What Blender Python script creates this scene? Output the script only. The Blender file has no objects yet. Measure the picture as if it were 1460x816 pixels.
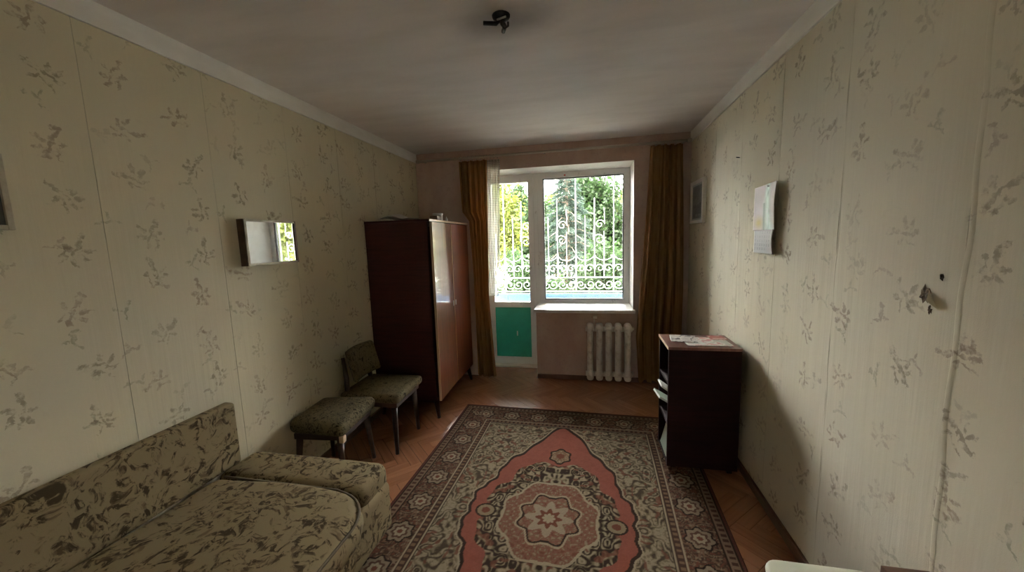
import bpy, bmesh, math, random
import numpy as np
from mathutils import Vector, Matrix

random.seed(7)
rng = np.random.default_rng(11)
S = bpy.context.scene
COL = S.collection
PI = math.pi

# ------------------------------------------------------------------ camera
F_PX, YAW, PITCH, ROLL = 532.8, 0.20748, -0.12302, -0.03180
CAM = Vector((1.882, -3.974, 1.534))
fw = Vector((-math.sin(YAW) * math.cos(PITCH), math.cos(YAW) * math.cos(PITCH), math.sin(PITCH)))
rt = Vector((math.cos(YAW), math.sin(YAW), 0))
up = rt.cross(fw)
rt2 = math.cos(ROLL) * rt + math.sin(ROLL) * up
up2 = -math.sin(ROLL) * rt + math.cos(ROLL) * up
cd = bpy.data.cameras.new('camera')
cam = bpy.data.objects.new('camera', cd)
COL.objects.link(cam)
m3 = Matrix((rt2, up2, -fw)).transposed()
cam.matrix_world = Matrix.Translation(CAM) @ m3.to_4x4()
cd.sensor_width = 36
cd.sensor_fit = 'HORIZONTAL'
cd.lens = F_PX / 1460 * 36
cd.clip_start = 0.02
S.camera = cam

# ------------------------------------------------------------------ daylight
wd = bpy.data.worlds.new('sky')
S.world = wd
wd.use_nodes = True
wn = wd.node_tree.nodes
wn.clear()
bg = wn.new('ShaderNodeBackground')
bg.inputs[0].default_value = (1.0, 0.972, 0.965, 1)
bg.inputs[1].default_value = 27.0
wo = wn.new('ShaderNodeOutputWorld')
wd.node_tree.links.new(bg.outputs[0], wo.inputs[0])

sl = bpy.data.lights.new('sun', 'SUN')
sl.energy = 26.0
sl.angle = 0.02
sl.color = (1, 0.94, 0.80)
sun = bpy.data.objects.new('sun', sl)
COL.objects.link(sun)
sun.rotation_euler = Vector((0.25, 0.42, -0.87)).to_track_quat('-Z', 'Y').to_euler()

S.view_settings.view_transform = 'Standard'
S.view_settings.look = 'None'
S.view_settings.gamma = 1
S.view_settings.use_curve_mapping = False
S.view_settings.exposure = 1.06
S.cycles.max_bounces = 14
S.cycles.diffuse_bounces = 8
S.cycles.transparent_max_bounces = 24
S.cycles.sample_clamp_indirect = 6.0
S.cycles.use_denoising = True

# ------------------------------------------------------------------ node expression helper
class X:
    def __init__(s, nt, k): s.nt, s.k = nt, k
    def _m(s, op, *a):
        n = s.nt.nodes.new('ShaderNodeMath'); n.operation = op
        for i, v in enumerate(a):
            if isinstance(v, X): s.nt.links.new(v.k, n.inputs[i])
            else: n.inputs[i].default_value = v
        return X(s.nt, n.outputs[0])
    def __add__(s, o): return s._m('ADD', s, o)
    __radd__ = __add__
    def __sub__(s, o): return s._m('SUBTRACT', s, o)
    def __rsub__(s, o): return s._m('SUBTRACT', o, s)
    def __mul__(s, o): return s._m('MULTIPLY', s, o)
    __rmul__ = __mul__
    def __truediv__(s, o): return s._m('DIVIDE', s, o)
    def floor(s): return s._m('FLOOR', s)
    def frac(s): return s._m('FRACT', s)
    def mod(s, v): return s._m('FLOORED_MODULO', s, v)
    def sin(s): return s._m('SINE', s)
    def cos(s): return s._m('COSINE', s)
    def abs(s): return s._m('ABSOLUTE', s)
    def sqrt(s): return s._m('SQRT', s)
    def max(s, o): return s._m('MAXIMUM', s, o)
    def min(s, o): return s._m('MINIMUM', s, o)
    def gt(s, o): return s._m('GREATER_THAN', s, o)
    def step(s, a, b, lo=0.0, hi=1.0):
        n = s.nt.nodes.new('ShaderNodeMapRange'); n.interpolation_type = 'SMOOTHSTEP'
        s.nt.links.new(s.k, n.inputs[0])
        n.inputs[1].default_value, n.inputs[2].default_value = a, b
        n.inputs[3].default_value, n.inputs[4].default_value = lo, hi
        return X(s.nt, n.outputs[0])

class Mat:
    """a principled material with node helpers"""
    def __init__(s, name, color=(.8, .8, .8), rough=.6, spec=.5, metal=0, coat=0, coat_rough=.05):
        s.m = bpy.data.materials.new(name); s.m.use_nodes = True
        s.nt = s.m.node_tree; s.n = s.nt.nodes
        s.b = s.n['Principled BSDF']
        s.b.inputs['Base Color'].default_value = (*color, 1)
        s.b.inputs['Roughness'].default_value = rough
        s.b.inputs['Specular IOR Level'].default_value = spec
        s.b.inputs['Metallic'].default_value = metal
        s.b.inputs['Coat Weight'].default_value = coat
        s.b.inputs['Coat Roughness'].default_value = coat_rough
        s._tc = None
    def link(s, a, b): s.nt.links.new(a, b)
    def co(s, kind='Object'):
        if s._tc is None: s._tc = s.n.new('ShaderNodeTexCoord')
        return s._tc.outputs[kind]
    def xyz(s, kind='Object'):
        q = s.n.new('ShaderNodeSeparateXYZ'); s.link(s.co(kind), q.inputs[0])
        return [X(s.nt, q.outputs[i]) for i in range(3)]
    def vec(s, a, b, c=0.0):
        q = s.n.new('ShaderNodeCombineXYZ')
        for i, v in enumerate((a, b, c)):
            if isinstance(v, X): s.link(v.k, q.inputs[i])
            else: q.inputs[i].default_value = v
        return q.outputs[0]
    def mapped(s, scale=(1, 1, 1), loc=(0, 0, 0), rot=(0, 0, 0), kind='Object'):
        q = s.n.new('ShaderNodeMapping'); s.link(s.co(kind), q.inputs[0])
        q.inputs['Scale'].default_value = scale; q.inputs['Location'].default_value = loc
        q.inputs['Rotation'].default_value = rot
        return q.outputs[0]
    def noise(s, scale, detail=3, rough=.55, dist=0, vec=None, color=False):
        q = s.n.new('ShaderNodeTexNoise')
        s.link(vec if vec is not None else s.co(), q.inputs['Vector'])
        q.inputs['Scale'].default_value = scale; q.inputs['Detail'].default_value = detail
        q.inputs['Roughness'].default_value = rough; q.inputs['Distortion'].default_value = dist
        return q.outputs['Color'] if color else X(s.nt, q.outputs['Fac'])
    def white(s, vec, color=True):
        q = s.n.new('ShaderNodeTexWhiteNoise'); q.noise_dimensions = '3D'
        s.link(vec, q.inputs['Vector'])
        r = s.n.new('ShaderNodeSeparateXYZ'); s.link(q.outputs['Color'], r.inputs[0])
        return [X(s.nt, r.outputs[i]) for i in range(3)]
    def voronoi(s, scale, vec=None, feature='F1'):
        q = s.n.new('ShaderNodeTexVoronoi'); q.feature = feature
        s.link(vec if vec is not None else s.co(), q.inputs['Vector'])
        q.inputs['Scale'].default_value = scale
        return X(s.nt, q.outputs['Distance'])
    def mix(s, f, a, b, mode='MIX'):
        q = s.n.new('ShaderNodeMix'); q.data_type = 'RGBA'; q.blend_type = mode
        if isinstance(f, X): s.link(f.k, q.inputs[0])
        else: q.inputs[0].default_value = f
        for i, v in ((6, a), (7, b)):
            if isinstance(v, tuple): q.inputs[i].default_value = (*v, 1)
            else: s.link(v, q.inputs[i])
        return q.outputs[2]
    def color(s, sock): s.link(sock, s.b.inputs['Base Color']); return s
    def rough(s, x): s.link(x.k, s.b.inputs['Roughness']); return s
    def bump(s, x, strength=.3, dist=.01):
        q = s.n.new('ShaderNodeBump'); q.inputs['Strength'].default_value = strength
        q.inputs['Distance'].default_value = dist
        s.link(x.k, q.inputs['Height']); s.link(q.outputs[0], s.b.inputs['Normal']); return s
    def attr(s, name='pattern'):
        q = s.n.new('ShaderNodeAttribute'); q.attribute_name = name
        return q.outputs['Color']
    def obj_random(s):
        q = s.n.new('ShaderNodeObjectInfo'); return X(s.nt, q.outputs['Random'])
    def island_random(s):
        q = s.n.new('ShaderNodeNewGeometry'); return X(s.nt, q.outputs['Random Per Island'])

# ------------------------------------------------------------------ mesh helpers
class MB:
    def __init__(s): s.v, s.f, s.mi = [], [], []
    def add(s, vs, fs, mi=0):
        o = len(s.v); s.v += [tuple(p) for p in vs]
        for f in fs: s.f.append(tuple(o + i for i in f)); s.mi.append(mi)
        return s
    def box(s, x0, x1, y0, y1, z0, z1, mi=0):
        vs = [(x0, y0, z0), (x1, y0, z0), (x1, y1, z0), (x0, y1, z0), (x0, y0, z1), (x1, y0, z1), (x1, y1, z1), (x0, y1, z1)]
        return s.add(vs, [(0, 3, 2, 1), (4, 5, 6, 7), (0, 1, 5, 4), (1, 2, 6, 5), (2, 3, 7, 6), (3, 0, 4, 7)], mi)
    def tube(s, pts, r, n=8, cap=True, closed=False):
        pts = [Vector(p) for p in pts]; N = len(pts); rings = []
        rr = r if isinstance(r, (list, tuple)) else [r] * N
        prev = None
        for i, p in enumerate(pts):
            if closed: t = pts[(i + 1) % N] - pts[i - 1]
            else: t = pts[min(i + 1, N - 1)] - pts[max(i - 1, 0)]
            t.normalize()
            if prev is None:
                a = Vector((0, 0, 1)) if abs(t.z) < .9 else Vector((1, 0, 0))
                u = t.cross(a).normalized()
            else:
                u = (prev - t * prev.dot(t)).normalized()
            prev = u; w = t.cross(u)
            rings.append([p + (u * math.cos(2 * PI * k / n) + w * math.sin(2 * PI * k / n)) * rr[i] for k in range(n)])
        vs = [q for g in rings for q in g]; fs = []
        for i in range(N if closed else N - 1):
            j = (i + 1) % N
            for k in range(n):
                k2 = (k + 1) % n
                fs.append((i * n + k, i * n + k2, j * n + k2, j * n + k))
        if cap and not closed:
            fs.append(tuple(range(n))[::-1]); fs.append(tuple((N - 1) * n + k for k in range(n)))
        return s.add(vs, fs)
    def lathe(s, prof, n=20, c=(0, 0, 0)):
        vs, fs = [], []
        for r, z in prof:
            for k in range(n):
                a = 2 * PI * k / n; vs.append((c[0] + r * math.cos(a), c[1] + r * math.sin(a), c[2] + z))
        for i in range(len(prof) - 1):
            for k in range(n):
                k2 = (k + 1) % n
                fs.append((i * n + k, i * n + k2, (i + 1) * n + k2, (i + 1) * n + k))
        fs.append(tuple(range(n))[::-1]); fs.append(tuple((len(prof) - 1) * n + k for k in range(n)))
        return s.add(vs, fs)
    def rbox(s, c, h, r, n=8, puff=0.0, fn=None):
        """rounded box about centre c with half sizes h, corner radius r, top puffed"""
        idx = {}; vs = []; fs = []
        inner = [max(a - r, 1e-4) for a in h]
        def pt(q):
            key = tuple(round(a * 1000) for a in q)
            if key in idx: return idx[key]
            p = []
            for a, hh, ii in zip(q, h, inner):
                # spread samples: most of them in the rounded rim
                p.append(a * hh)
            cl = [max(-ii, min(ii, a)) for a, ii in zip(p, inner)]
            d = Vector([a - b for a, b in zip(p, cl)])
            if d.length > 1e-9: d = d.normalized() * r
            o = [cl[k] + d[k] for k in range(3)]
            if puff and o[2] > 0:
                o[2] += puff * (1 - (o[0] / h[0]) ** 2) * (1 - (o[1] / h[1]) ** 2)
            o = [o[k] + c[k] for k in range(3)]
            if fn: o = fn(o)
            idx[key] = len(vs); vs.append(tuple(o)); return idx[key]
        def ticks(hh):
            e = max(0.0, 1 - r / hh)
            rim = [1, 1 - (1 - e) * .3, 1 - (1 - e) * .65, e]
            mid = [e - 2 * e * k / n for k in range(1, n)] if e > 0 else []
            t = rim + mid + [-a for a in rim[::-1]]
            return sorted(set(round(a, 5) for a in t))
        T = [ticks(a) for a in h]
        for ax in range(3):
            a, b = [(1, 2), (2, 0), (0, 1)][ax]
            for sg in (-1, 1):
                for i in range(len(T[a]) - 1):
                    for j in range(len(T[b]) - 1):
                        q = []
                        for (ii, jj) in ((i, j), (i + 1, j), (i + 1, j + 1), (i, j + 1)):
                            w = [0, 0, 0]; w[ax] = sg; w[a] = T[a][ii]; w[b] = T[b][jj]
                            q.append(pt(w))
                        if len(set(q)) > 2:
                            fs.append(tuple(q) if sg > 0 else tuple(q[::-1]))
        return s.add(vs, fs)
    def build(s, name, mat, parent=None, smooth=False, bevel=0, seg=2, mods=()):
        me = bpy.data.meshes.new(name); me.from_pydata(s.v, [], s.f)
        mats = mat if isinstance(mat, (list, tuple)) else [mat]
        for q in mats: me.materials.append(q.m if isinstance(q, Mat) else q)
        if len(mats) > 1: me.polygons.foreach_set('material_index', s.mi)
        if bevel:
            bm = bmesh.new(); bm.from_mesh(me)
            bmesh.ops.bevel(bm, geom=bm.edges[:], offset=bevel, segments=seg, profile=.6, affect='EDGES')
            bm.to_mesh(me); bm.free()
        if smooth: me.polygons.foreach_set('use_smooth', [True] * len(me.polygons))
        me.update()
        o = bpy.data.objects.new(name, me); COL.objects.link(o)
        if parent: o.parent = parent
        return o

def thing(name, label, cat, loc=(0, 0, 0), rz=0, group=None):
    o = bpy.data.objects.new(name, None); COL.objects.link(o); o.empty_display_size = .1
    o.location = loc; o.rotation_euler = (0, 0, rz)
    o['label'] = label; o['category'] = cat
    if group: o['group'] = group
    return o
def tag(o, label, cat, group=None):
    o['label'] = label; o['category'] = cat
    if group: o['group'] = group
    return o
def struct(o): o['kind'] = 'structure'; return o
def sempty(name, loc=(0, 0, 0)):
    o = bpy.data.objects.new(name, None); COL.objects.link(o); o.location = loc; o.empty_display_size = .1
    return struct(o)

def grid_mesh(name, mat, P, colors=None, parent=None, smooth=True, back=None):
    """P: (ny, nx, 3) array of points; colors: the same shape, linear rgb, as attribute 'pattern'"""
    ny, nx, _ = P.shape
    idx = np.arange(ny * nx).reshape(ny, nx)
    q = np.stack([idx[:-1, :-1], idx[:-1, 1:], idx[1:, 1:], idx[1:, :-1]], -1).reshape(-1, 4)
    me = bpy.data.meshes.new(name)
    me.vertices.add(ny * nx); me.vertices.foreach_set('co', P.astype(np.float32).ravel())
    me.loops.add(q.size); me.loops.foreach_set('vertex_index', q.astype(np.int32).ravel())
    me.polygons.add(len(q)); me.polygons.foreach_set('loop_start', np.arange(0, q.size, 4, dtype=np.int32))
    me.update(calc_edges=True)
    if smooth: me.polygons.foreach_set('use_smooth', np.ones(len(q), dtype=bool))
    if colors is not None:
        a = me.color_attributes.new('pattern', 'FLOAT_COLOR', 'POINT')
        c = np.concatenate([colors.reshape(-1, 3), np.ones((ny * nx, 1))], 1)
        a.data.foreach_set('color', c.astype(np.float32).ravel())
    me.materials.append(mat.m if isinstance(mat, Mat) else mat)
    me.update()
    o = bpy.data.objects.new(name, me); COL.objects.link(o)
    if parent: o.parent = parent
    if back:
        md = o.modifiers.new('thickness', 'SOLIDIFY'); md.thickness = back; md.offset = -1
    return o

def vnoise(x, y, seed=0):
    """smooth value noise on arrays"""
    r = np.random.default_rng(seed).random((64, 64))
    xi, yi = np.floor(x).astype(int), np.floor(y).astype(int)
    fx, fy = x - xi, y - yi
    fx, fy = fx * fx * (3 - 2 * fx), fy * fy * (3 - 2 * fy)
    g = lambda a, b: r[(b + yi) % 64, (a + xi) % 64]
    return (g(0, 0) * (1 - fx) + g(1, 0) * fx) * (1 - fy) + (g(0, 1) * (1 - fx) + g(1, 1) * fx) * fy
def fbm(x, y, seed=0, oct=3):
    t, a, n = 0, 1, 0
    for k in range(oct): t = t + a * vnoise(x * 2 ** k, y * 2 ** k, seed + k); n += a; a *= .5
    return t / n

# ------------------------------------------------------------------ materials
def wallpaper(name, base, shift, flip=1):
    m = Mat(name, base, rough=.75, spec=.25)
    x, y, z = m.xyz()
    # wobble so that printed sprigs look drawn
    wob = m.noise(16, 4, .7, vec=m.co())
    wob2 = m.noise(15, 4, .7, vec=m.mapped(loc=(3.1, 5.7, 1.3)))
    u0 = y * flip + shift + (wob - .5) * .075
    v0 = z + (wob2 - .5) * .075
    def layer(cw, ch, ox, oy, leaves, sc):
        u = (u0 + ox) / cw
        col = u.floor()
        v = (v0 + oy) / ch + col * .5
        row = v.floor()
        r1, r2, r3 = m.white(m.vec(col, row, ox * 7))
        lu = (u - col - .5) * cw + (r1 - .5) * cw * .28
        lv = (v - row - .5) * ch + (r2 - .5) * ch * .28
        ang = (r3 - .5) * 2.4
        c, s_ = ang.cos(), ang.sin()
        pu = (lu * c - lv * s_) * ((r2.gt(.5)) * 2 - 1)
        pv = lu * s_ + lv * c
        tot = None
        for (cx, cy, a, L, w) in leaves:
            ca, sa = math.cos(a), math.sin(a)
            dx, dy = pu - cx * sc, pv - cy * sc
            e1 = (dx * ca + dy * sa) * (1 / (L * sc))
            e2 = (dy * ca - dx * sa) * (1 / (w * sc))
            k = (e1 * e1 + e2 * e2).step(1.35, .45)
            tot = k if tot is None else tot.max(k)
        return tot, r1, r3
    sprig = [(0, 0, .9, .034, .006), (.030, .028, .5, .020, .010), (-.012, .030, 1.9, .018, .009), (.010, -.030, 1.2, .026, .005),
             (-.028, .004, 2.6, .018, .009), (.034, -.006, -.3, .016, .008), (-.020, -.026, .3, .016, .008), (.046, .050, 1.1, .011, .010)]
    bud = [(0, 0, .7, .020, .008), (.024, .014, .2, .012, .008), (-.018, .014, 2.2, .013, .007), (-.010, -.024, 1.4, .020, .004)]
    a, ra, rb = layer(.235, .215, 0.0, 0.0, sprig, 1.05)
    b, rc, rd = layer(.155, .17, .09, .13, bud, 1.05)
    patch = m.noise(34, 4, .65).step(.34, .60)
    fade = m.noise(2.2, 2, vec=m.mapped(loc=(1, 9, 4))).step(.30, .62, .35, 1.0)
    ga = a * patch * fade * .66
    gb = b * patch * fade * (rc.step(.2, .5)) * .54
    # faint woven ground, yellowed patches and vertical wrinkles
    tint = m.noise(1.3, 3, vec=m.mapped(loc=(7, 2, 3)))
    ground = m.mix(tint.step(.3, .7), tuple(c * .93 for c in base), (base[0] * 1.03, base[1] * 1.0, base[2] * .93))
    rose = m.noise(3.1, 2, vec=m.mapped(loc=(2, 5, 8))).step(.55, .78) * .30
    ground = m.mix(rose, ground, (base[0] * .98, base[1] * .84, base[2] * .78))
    inkA = m.mix(ra.step(.3, .8), (.19, .150, .095), (.24, .160, .115))
    inkB = m.mix(rd.step(.3, .8), (.20, .20, .125), (.26, .185, .15))
    c1 = m.mix(gb, ground, inkB)
    c2 = m.mix(ga, c1, inkA)
    m.color(c2)
    wr = m.noise(1, 4, .6, vec=m.mapped(scale=(1, 9, .55)))
    weave = m.noise(420, 1)
    m.bump(wr * 1.0 + weave * .05, .35, .014)
    return m

M_wallL = wallpaper('wallpaper floral left', (.61, .56, .42), .0)
M_wallR = wallpaper('wallpaper floral right', (.645, .605, .485), .11, -1)
M_wallB = Mat('wallpaper back', (.50, .47, .37), rough=.8)

M_far = Mat('wallpaper taupe', (.30, .225, .185), rough=.8, spec=.2)
t_ = M_far.noise(3.5, 4, vec=M_far.mapped(scale=(1, 1, .5))).step(.3, .75)
f_ = M_far.noise(24, 3, dist=.6).step(.5, .72) * .35
M_far.color(M_far.mix(f_, M_far.mix(t_, (.46, .325, .265), (.56, .42, .355)), (.38, .255, .205)))
M_far.bump(M_far.noise(9, 3), .2, .01)

M_plaster = Mat('white reveal plaster', (.74, .71, .67), rough=.7)
M_plaster.color(M_plaster.mix(M_plaster.noise(5, 4).step(.35, .7), (.86, .83, .79), (.76, .72, .67)))

M_ceil = Mat('ceiling whitewash', (.64, .60, .57), rough=.85, spec=.2)
cx, cy, cz = M_ceil.xyz()
# soot ring round the lamp hook, dirt streaks
dx, dy = cx - 1.53, cy + 2.24
rr_ = (dx * dx + dy * dy * 2.0).sqrt() + (M_ceil.noise(7, 3) - .5) * .10
soot = rr_.step(.34, .02) * .72
streak = M_ceil.noise(2.0, 4, vec=M_ceil.mapped(scale=(.7, 2.6, 1))).step(.35, .72)
M_ceil.color(M_ceil.mix(soot, M_ceil.mix(streak, (.85, .80, .775), (.76, .71, .68)), (.13, .11, .09)))
M_ceil.bump(M_ceil.noise(16, 4), .18, .01)

M_cornice = Mat('cornice whitewash', (.76, .745, .71), rough=.8)
M_cornice.color(M_cornice.mix(M_cornice.noise(4, 4, vec=M_cornice.mapped(scale=(1, .8, 2))).step(.3, .7), (.88, .865, .83), (.78, .76, .72)))

M_floorbase = Mat('floor joints', (.035, .02, .012), rough=.9)
M_plank = Mat('parquet oak lacquer', (.25, .11, .05), rough=.3, spec=.5, coat=.6, coat_rough=.14)
oi_ = M_plank.n.new('ShaderNodeObjectInfo'); os_ = M_plank.n.new('ShaderNodeSeparateXYZ'); M_plank.link(oi_.outputs['Color'], os_.inputs[0])
r_, rq_ = X(M_plank.nt, os_.outputs[0]), X(M_plank.nt, os_.outputs[1])
pm_ = M_plank.n.new('ShaderNodeVectorMath'); pm_.operation = 'ADD'
M_plank.link(M_plank.mapped(scale=(3, 55, 1)), pm_.inputs[0]); M_plank.link(M_plank.vec(rq_ * 37, r_ * 91, rq_ * 53), pm_.inputs[1]); pv_ = pm_.outputs[0]
g_ = M_plank.noise(1, 2, .5, vec=pv_)
base_ = M_plank.mix(r_ * .5 + .2, (.24, .105, .054), (.36, .175, .095))
M_plank.color(M_plank.mix(g_.step(.2, .85) * .45, base_, (.15, .06, .027)))
M_plank.b.inputs['Roughness'].default_value = .25
M_plank2 = Mat('parquet oak lacquer field', (.28, .13, .055), rough=.25, coat=.6, coat_rough=.14)
M_plank2.color(M_plank2.mix(M_plank2.island_random() * .5 + .1, (.24, .105, .054), (.36, .175, .095)))

M_base = Mat('brown baseboard paint', (.11, .05, .028), rough=.45)
M_base.color(M_base.mix(M_base.noise(30, 3), (.085, .038, .022), (.15, .075, .042)))

M_pvc = Mat('white window plastic', (.80, .81, .81), rough=.3)
smudge = M_pvc.noise(14, 4, .7, vec=M_pvc.mapped(scale=(1, 1, .45))).step(.60, .72) * .6
M_pvc.color(M_pvc.mix(smudge, (.88, .89, .89), (.36, .34, .33)))
M_sill = Mat('white sill', (.82, .81, .79), rough=.35)
M_sill.color(M_sill.mix(M_sill.noise(12, 3).step(.4, .7), (.84, .83, .81), (.70, .68, .65)))
M_gasket = Mat('grey window gasket', (.10, .10, .10), rough=.7)
M_green = Mat('green door panel', (.02, .30, .20), rough=.45)
M_green.color(M_green.mix(M_green.noise(6, 4).step(.3, .7), (.032, .43, .315), (.024, .35, .25)))
M_red = Mat('red sticker', (.6, .08, .06), rough=.5)

def glass_mat():
    m = bpy.data.materials.new('window glass'); m.use_nodes = True
    nt = m.node_tree; n = nt.nodes; n.clear()
    out = n.new('ShaderNodeOutputMaterial'); mix = n.new('ShaderNodeMixShader')
    tr = n.new('ShaderNodeBsdfTransparent'); tr.inputs[0].default_value = (.93, .95, .94, 1)
    gl = n.new('ShaderNodeBsdfGlossy'); gl.inputs['Roughness'].default_value = .02
    fr = n.new('ShaderNodeFresnel'); fr.inputs[0].default_value = 1.5
    nt.links.new(fr.outputs[0], mix.inputs[0]); nt.links.new(tr.outputs[0], mix.inputs[1])
    nt.links.new(gl.outputs[0], mix.inputs[2]); nt.links.new(mix.outputs[0], out.inputs[0])
    return m
M_glass = glass_mat()

def wood(name, a, b, rough=.35, coat=0.0, scale=(2, 2, 30), coat_rough=.05, spec=.5):
    m = Mat(name, a, rough=rough, coat=coat, coat_rough=coat_rough, spec=spec)
    g = m.noise(1, 5, .65, .4, vec=m.mapped(scale=scale))
    m.color(m.mix(g.step(.3, .72), a, b)); return m
M_ward = wood('dark red wardrobe veneer', (.048, .011, .008), (.026, .006, .005), .55, 0, (3, 3, 40), .05, .25)
M_wdoor = wood('polished wardrobe door veneer', (.26, .075, .036), (.16, .042, .020), .30, 1.0, (3, 40, 2), .035)
M_wdoor.b.inputs['Coat IOR'].default_value = 2.0
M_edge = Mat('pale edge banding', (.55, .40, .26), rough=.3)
M_cab = wood('dark cabinet veneer', (.020, .005, .005), (.011, .003, .003), .6, .0, (3, 3, 40), .2, .15)
M_cabtop = wood('cabinet top veneer', (.20, .09, .06), (.12, .05, .035), .3, .4, (30, 3, 3), .15)
M_chairwood = wood('dark chair wood', (.042, .016, .010), (.020, .008, .005), .45, .05, (8, 8, 60), .2)
M_steel = Mat('worn steel', (.55, .55, .55), rough=.3, metal=1)
M_rail = Mat('curtain rail brown', (.42, .36, .30), rough=.35, coat=.3)
M_black = Mat('black', (.015, .014, .013), rough=.6)

M_rad = Mat('radiator enamel', (.55, .50, .45), rough=.5)
M_rad.color(M_rad.mix(M_rad.noise(18, 4).step(.45, .7), (.78, .73, .67), (.60, .53, .46)))

def curtain_mat(name, a, b, trans):
    m = Mat(name, a, rough=.85, spec=.1)
    n = m.noise(1, 3, vec=m.mapped(scale=(70, 70, 5)))
    c = m.mix(n.step(.3, .7), a, b); m.color(c)
    m.bump(m.noise(160, 2), .15, .003)
    t = m.n.new('ShaderNodeBsdfTranslucent'); t.inputs[0].default_value = (*trans, 1)
    mx = m.n.new('ShaderNodeMixShader'); mx.inputs[0].default_value = .34
    out = m.n['Material Output']
    m.link(m.b.outputs[0], mx.inputs[1]); m.link(t.outputs[0], mx.inputs[2]); m.link(mx.outputs[0], out.inputs[0])
    return m
M_curt = curtain_mat('ochre curtain', (.34, .19, .085), (.25, .135, .06), (.44, .22, .055))
def tulle_mat():
    m = bpy.data.materials.new('white tulle'); m.use_nodes = True
    nt = m.node_tree; n = nt.nodes; n.clear()
    out = n.new('ShaderNodeOutputMaterial'); mix = n.new('ShaderNodeMixShader'); m2 = n.new('ShaderNodeMixShader')
    tr = n.new('ShaderNodeBsdfTransparent'); df = n.new('ShaderNodeBsdfDiffuse'); tl = n.new('ShaderNodeBsdfTranslucent')
    df.inputs[0].default_value = (.80, .76, .70, 1); tl.inputs[0].default_value = (.72, .68, .60, 1)
    tc = n.new('ShaderNodeTexCoord'); sp = n.new('ShaderNodeSeparateXYZ'); nt.links.new(tc.outputs['Object'], sp.inputs[0])
    z = X(nt, sp.outputs[2]); x = X(nt, sp.outputs[0])
    net = ((z * 55).frac() - .5).abs().step(.30, .46).max(((x * 60).frac() - .5).abs().step(.32, .46))
    fac = net * .40 + .42
    nt.links.new(fac.k, mix.inputs[0]); m2.inputs[0].default_value = .55
    nt.links.new(df.outputs[0], m2.inputs[1]); nt.links.new(tl.outputs[0], m2.inputs[2])
    nt.links.new(tr.outputs[0], mix.inputs[1]); nt.links.new(m2.outputs[0], mix.inputs[2]); nt.links.new(mix.outputs[0], out.inputs[0])
    return m
M_tulle = tulle_mat()

def floral_cloth(name, ground, ink1, ink2, sc=9.0, lo=.50, hi=.60):
    m = Mat(name, ground, rough=.9, spec=.1)
    w = m.noise(sc * .6, 2, vec=m.co(), color=True)
    mv = m.n.new('ShaderNodeVectorMath'); mv.operation = 'MULTIPLY_ADD'
    m.link(w, mv.inputs[0]); mv.inputs[1].default_value = (.16, .16, .16); m.link(m.co(), mv.inputs[2])
    a = m.noise(sc, 5, .62, 1.1, vec=mv.outputs[0]).step(lo, hi)
    b = m.noise(sc * 2.6, 4, .62, .8, vec=mv.outputs[0]).step(.47, .58)
    c = m.noise(sc * .8, 3, .5, 1.6, vec=m.mapped(loc=(4, 1, 7))).step(.55, .66)
    k = m.mix(a * b * .9, ground, ink1)
    k = m.mix(c * b * .65, k, ink2)
    m.color(k); m.bump(m.noise(300, 2), .2, .003)
    return m
M_sofa = floral_cloth('sofa leaf print cloth', (.205, .160, .090), (.028, .018, .009), (.09, .06, .03), 10.5, .42, .54)
M_seat1 = floral_cloth('chair green print cloth', (.115, .095, .052), (.016, .012, .007), (.055, .04, .02), 22, .45, .58)
M_seat2 = floral_cloth('stool dark print cloth', (.105, .088, .050), (.010, .008, .005), (.04, .027, .015), 26, .40, .52)
M_piping = Mat('sofa piping', (.09, .07, .04), rough=.8)

M_pat = Mat('woven pattern', rough=.95, spec=.05)
M_pat.color(M_pat.attr()); M_pat.bump(M_pat.noise(260, 2), .35, .006)
M_print = Mat('printed paper', rough=.45); M_print.color(M_print.attr())
M_printm = Mat('printed picture under glass', rough=.35, coat=.6); M_printm.color(M_printm.attr())
M_paper = Mat('white paper', (.72, .70, .66), rough=.7)
M_paperg = Mat('grey newsprint', (.50, .47, .43), rough=.8)
M_cover1 = Mat('pale green cover', (.35, .42, .34), rough=.5)
M_cover2 = Mat('black cover', (.02, .02, .02), rough=.4)
M_stool = Mat('cream stool laminate', (.68, .68, .55), rough=.4)
M_brown = wood('brown board', (.13, .065, .035), (.08, .038, .02), .5, 0, (4, 30, 4))
M_pframe = wood('old pale picture frame', (.46, .40, .30), (.34, .28, .20), .45, 0, (20, 20, 20))
M_dframe = wood('old dark picture frame', (.10, .055, .03), (.06, .03, .018), .45, 0, (20, 20, 20))
M_sframe = Mat('silvery grey frame', (.74, .71, .66), rough=.4)
M_mirror = Mat('dusty mirror', (.80, .82, .80), rough=.015, metal=1)
M_hole = Mat('crumbled plaster', (.13, .09, .06), rough=.95)
M_hole.color(M_hole.mix(M_hole.noise(60, 3).step(.35, .65), (.20, .15, .10), (.07, .05, .035)))
M_ink = Mat('calendar ink', (.12, .11, .12), rough=.6)

# ------------------------------------------------------------------ the room
W, H, YB, D = 2.8386, 2.5, -4.5, .42
OX0, OX1, OXM, OZ, SZ = .64, 2.315, 1.305, 2.275, .745

fl = struct(MB().box(-.12, W + .12, YB - .1, .62, -.14, -.013).build('floor', M_floorbase))

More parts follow.
